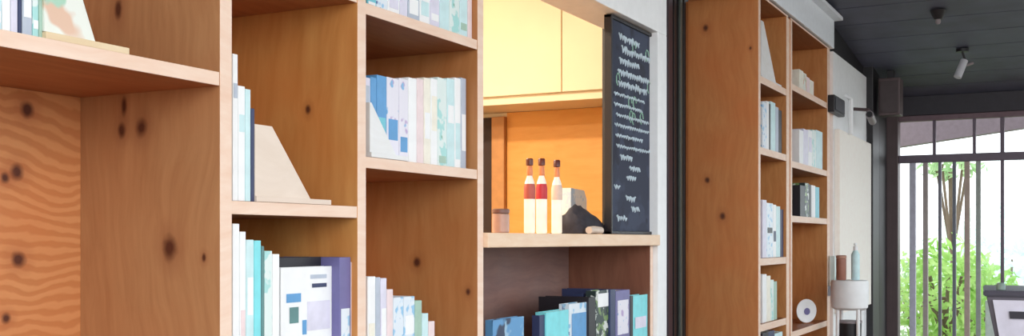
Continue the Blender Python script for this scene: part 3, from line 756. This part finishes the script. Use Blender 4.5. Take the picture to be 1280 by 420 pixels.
bm = bmesh.new(); tube(bm, [(Xl + .03, Yl - .055, zt - .085), (Xl + .01, Yl - .02, zt - .10)], .008, 8); obj('adjust_knob', bm, M['greyp'], sl_)
Xl, Yl = 6.0, .62; zt = ceil_h(Xl)
dm = thing('ceiling_socket', 'small black lamp socket on the dark ceiling without a shade', 'socket', (Xl, Yl, zt))
bm = bmesh.new(); lathe(bm, Xl, Yl, [(.02, zt - .05), (.03, zt - .03), (.04, zt - .005)]); obj('socket_base', bm, M['black'], dm, smooth=True)
bm = bmesh.new(); lathe(bm, Xl, Yl, [(.008, zt - .075), (.014, zt - .065), (.012, zt - .0505)]); obj('bulb', bm, M['greyp'], dm, smooth=True)

# ================================================================== GATE END
def YG(px): return Yp(px, X_END)
def ZG(px, py): y = YG(px); return Zp(X_END, y, py)
yR = -1.9
zr = ZG(1200, 197)
zhd0 = ZG(1200, 147)
bm = bmesh.new(); box(bm, X_END - .05, X_END + .05, yR, yc0 - .001, zhd0 + .025, ceil_h(7.95) - .002, bev=.003)
struct('trim_3', bm, plain('dark_header', (56, 54, 62), .6))
bm = bmesh.new(); box(bm, X_END - .03, X_END + .03, yR, yc0 - .001, zhd0 - .012, zhd0 + .024, bev=.003)
struct('trim_4', bm, plain('plum_header', (118, 96, 104), .6))
# transom window, with panes and right-hand sliding window
fm = plain('plum_grey_metal', (104, 92, 106), .45)
bm = bmesh.new(); box(bm, X_END - .025, X_END + .025, yR, yc0 - .001, zr - .028, zr + .026, bev=.003)
wn2 = struct('window_2', bm, fm)
for px, wd in ((1168, .010), (1218, .010), (1253, .013), (1310, .012), (1370, .012)):
    y = YG(px); bm = bmesh.new(); box(bm, X_END - .015, X_END + .015, y - wd, y + wd, zr + .0265, zhd0 - .0125, bev=.002); obj('mullion', bm, fm, wn2)
y = YG(1253); bm = bmesh.new(); box(bm, X_END - .015, X_END + .015, y - .011, y + .011, ZG(1253, 376), zr - .0285, bev=.002); obj('mullion', bm, fm, wn2)
bm = bmesh.new(); box(bm, X_END - .004, X_END + .002, yR, YG(1223) - .03, ZG(1253, 376), zr - .0285); 
GL = glass('pale_window_glass'); obj('pane', bm, GL, wn2)
# low wall under the right window
bm = bmesh.new(); box(bm, X_END - .04, X_END + .04, yR, YG(1232), 0, ZG(1253, 376) - .0005, bev=.004)
struct('wall_low', bm, plain('pale_green_wall', (206, 220, 212), .6))
gt = thing('bar_gate', 'tall metal gate of narrow vertical bars between the brown post and the pale window', 'gate', (X_END, YG(1170), 0))
for px, wd, c in ((1141, .020, (196, 196, 212)), (1157, .016, (172, 162, 158)), (1175, .010, (116, 116, 128)), (1193, .011, (112, 116, 126)), (1209, .017, (180, 162, 150)), (1223, .015, (158, 166, 160))):
    y = YG(px); bm = bmesh.new(); box(bm, X_END - .02, X_END + .02, y - wd, y + wd, .05, zr - .0285, bev=.003); obj('bar', bm, plain('bar_paint', c, .5), gt)
for z in (.08, .5):
    bm = bmesh.new(); box(bm, X_END + .0205, X_END + .04, YG(1229), yc0 - .001, z, z + .05, bev=.003); obj('cross_rail', bm, M['darkbrown'], gt)
# sloping eave outside
za_, zb3 = Zp(8.6, .9, 184), Zp(8.6, .2, 160)
ya_, yb_ = Yp(1118, 8.6), Yp(1285, 8.6)
k_ = (zb3 - za_) / (yb_ - ya_)
bm = bmesh.new(); pts = [(ya_ + .4, za_ - k_ * -.4), (-1.9, za_ + k_ * (-1.9 - ya_)), (-1.9, za_ + k_ * (-1.9 - ya_) + .26), (ya_ + .4, za_ + k_ * .4 + .26)]
prism(bm, pts, 8.5, 8.62, axis='X')
struct('trim_5', bm, plain('mauve_eave', (138, 124, 130), .6))

# ================================================================== OUTSIDE
bm = bmesh.new(); box(bm, -40, 12.0, -30, -5.0, -.12, -.04); box(bm, -40, -3.0, -5.0, 30, -.12, -.04); box(bm, -3.0, 12.0, 4.0, 30, -.12, -.04)
struct('ground_unseen', bm, plain('brown_earth', (112, 98, 80), .85, scale=2))  # unseen ground, added to keep upward sky light off shelf undersides
bm = bmesh.new(); box(bm, 12.0, 60, -30, 30, -.1, -.02); 
struct('ground', bm, plain('pale_gravel', (190, 196, 180), .8, scale=2))
def leafmat(name, c1, c2):
    m, n, b = nt(name)
    oi = n.nodes.new('ShaderNodeTexCoord'); t = n.nodes.new('ShaderNodeTexNoise'); t.inputs['Scale'].default_value = 4; n.links.new(oi.outputs['Object'], t.inputs['Vector'])
    r = n.nodes.new('ShaderNodeValToRGB'); r.color_ramp.elements[0].position = .35; r.color_ramp.elements[1].position = .65
    r.color_ramp.elements[0].color = srgb(c1); r.color_ramp.elements[1].color = srgb(c2)
    n.links.new(t.outputs['Fac'], r.inputs['Fac']); n.links.new(r.outputs['Color'], b.inputs['Base Color']); b.inputs['Roughness'].default_value = .6
    b.inputs['Transmission Weight'].default_value = 0.0
    tr = n.nodes.new('ShaderNodeBsdfTranslucent'); n.links.new(r.outputs['Color'], tr.inputs['Color'])
    mx = n.nodes.new('ShaderNodeMixShader'); mx.inputs[0].default_value = .5
    n.links.new(b.outputs[0], mx.inputs[1]); n.links.new(tr.outputs[0], mx.inputs[2]); n.links.new(mx.outputs[0], n.nodes['Material Output'].inputs['Surface'])
    return m
LM = [leafmat('bright_leaf', (146, 198, 88), (206, 236, 156)), leafmat('mid_leaf', (158, 194, 138), (206, 230, 180)), leafmat('hazed_leaf', (222, 242, 232), (240, 250, 246))]  # last leaf colour is paled to paint distance haze on the tree
def shrub(x, y, rx, rz, zc0_, n, lm, size, label, seed, name='shrub'):
    rd = random.Random(seed)
    t = thing(name, label, 'tree' if name == 'tree' else 'shrub', (x, y, 0), 'greenery outside the gate')
    bm = bmesh.new()
    for i in range(n):
        d = Vector((rd.gauss(0, 1), rd.gauss(0, 1), rd.gauss(0, 1))).normalized()
        rr = rd.uniform(.35, 1) ** .5 * (1 + .35 * noise.noise(d * 2.2 + Vector((seed, 0, 0))))
        p = Vector((x + d.x * rx * rr, y + d.y * rx * rr, zc0_ + d.z * rz * rr))
        a = Vector((rd.gauss(0, 1), rd.gauss(0, 1), rd.gauss(0, 1))).normalized(); b = a.orthogonal().normalized()
        s = size * rd.uniform(.6, 1.2)
        q = [p - a * s, p + b * s * .42, p + a * s, p - b * s * .42]
        bm.faces.new([bm.verts.new(v) for v in q])
    obj('foliage', bm, lm, t)
    bm = bmesh.new()
    tube(bm, [(x, y, -.05), (x + .03, y, zc0_ * .5), (x, y + .02, zc0_)], (.03 if name == 'shrub' else .022), 8)
    for k in range(5):
        a = k * 1.3; tube(bm, [(x, y, zc0_ * .55), (x + math.cos(a) * rx * .5, y + math.sin(a) * rx * .5, zc0_ + rz * .35)], .015, 6)
    obj('trunk', bm, plain('bark', (120, 104, 88), .8), t)
def outp(px, dist): # point at given X
    return dist, Yp(px, dist)
for (px, X, rx, rz, zc_, n, li, s, lab, nm) in (
    (1182, 9.6, .40, .50, .88, 1000, 0, .055, 'bright green leafy shrub directly behind the middle gate bars', 'shrub'),
    (1217, 10.7, .42, .46, .74, 850, 0, .055, 'light green shrub behind the right gate bars', 'shrub'),
    (1143, 11.8, .40, .50, .66, 700, 1, .05, 'duller green shrub close to the brown post', 'shrub'),
    (1190, 12.5, .34, .10, 2.12, 120, 1, .07, 'thin tree whose sparse crown shows just below the window rail', 'tree'),
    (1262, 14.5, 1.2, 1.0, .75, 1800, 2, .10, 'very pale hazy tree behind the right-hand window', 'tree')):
    x_, y_ = outp(px, X); shrub(x_, y_, rx, rz, zc_, n, LM[li], s, lab, int(px), nm)

# ================================================================== REGISTER STAND (bottom right)
def P3(px, py, z):
    lat = (px - 640) / F * z
    return Vector((z * C_ + lat * S_, z * S_ - lat * C_, E + (HOR - py) / F * z))
p0 = P3(1229, 363, 3.0)
zt = p0.z
st = thing('counter_stand', 'grey tapered counter stand with a dark top at the right edge', 'stand', (p0.x + .25, p0.y - .25, 0))
# top is a rectangle turned toward the terrace
pr = Vector((p0.x, p0.y, 0)).normalized(); ux, uy = Vector((pr.y, -pr.x, 0)), pr       # image-right and forward directions in plan
def loc(a, b, z): return Vector((p0.x, p0.y, 0)) + ux * a + uy * b + Vector((0, 0, z))
def hexa(bm, a0, a1, b0, b1, z0, z1, ta=0.0, tb=0.0, bev=.003):
    vs = [bm.verts.new(loc(a, b, z)) for z, q, t in ((z0, 0, 1), (z1, 0, 0)) for a, b in ((a0 + ta * t, b0 + tb * t), (a1 - ta * t, b0 + tb * t), (a1 - ta * t, b1 - tb * t), (a0 + ta * t, b1 - tb * t))]
    for f in ((0, 1, 2, 3), (4, 5, 6, 7), (0, 1, 5, 4), (1, 2, 6, 5), (2, 3, 7, 6), (3, 0, 4, 7)): bm.faces.new([vs[i] for i in f])
    bmesh.ops.recalc_face_normals(bm, faces=bm.faces[:])
    if bev: bmesh.ops.bevel(bm, geom=bm.edges[:], offset=bev, segments=2, affect='EDGES')
bm = bmesh.new(); hexa(bm, 0, .55, 0, .40, zt - .016, zt); obj('stand_top', bm, plain('dark_stand_top', (52, 48, 66), .4), st)
bm = bmesh.new(); hexa(bm, .008, .542, .008, .392, zt - .30, zt - .0165, ta=.055, tb=.02); obj('stand_body', bm, plain('dark_grey_side', (92, 88, 100), .5), st)
bm = bmesh.new(); hexa(bm, .10, .45, .05, .35, 0, zt - .3005, ta=-.01); obj('pedestal', bm, plain('pedestal_grey', (120, 116, 126), .5), st)
# light front face with slot
def quadslab(bm, a0t, a0b, a1, z0, z1, b, th):
    pts = [(a0b, z0), (a1, z0), (a1, z1), (a0t, z1)]
    lo_ = [bm.verts.new(loc(a, b + (.012 * (zt - z) / .3 if True else 0), z)) for a, z in pts]; hi_ = [bm.verts.new(loc(a, b - th + (.012 * (zt - z) / .3), z)) for a, z in pts]
    bm.faces.new(lo_); bm.faces.new(hi_[::-1])
    for i in range(4): bm.faces.new((lo_[i], hi_[i], hi_[(i + 1) % 4], lo_[(i + 1) % 4]))
    bmesh.ops.recalc_face_normals(bm, faces=bm.faces[:])
bm = bmesh.new(); quadslab(bm, .024, .066, .48, zt - .285, zt - .026, .005, .006); fp = obj('front_panel', bm, plain('pale_lilac_front', (206, 206, 224), .4), st)
bm = bmesh.new(); quadslab(bm, .065, .067, .44, zt - .076, zt - .056, -.0015, .004); obj('slot', bm, plain('slot_dark', (40, 38, 52), .5), fp)
bm = bmesh.new(); lo2 = loc(.045, .05, 0); lathe(bm, lo2.x, lo2.y, [(.012, zt + .0005), (.012, zt + .015), (.008, zt + .020)], 12)
tag(obj('small_cap', bm, plain('grey_green_cap', (112, 134, 128), .4), origin=(lo2.x, lo2.y, zt), smooth=True), 'small grey green cap standing on the dark top of the stand', 'cap')
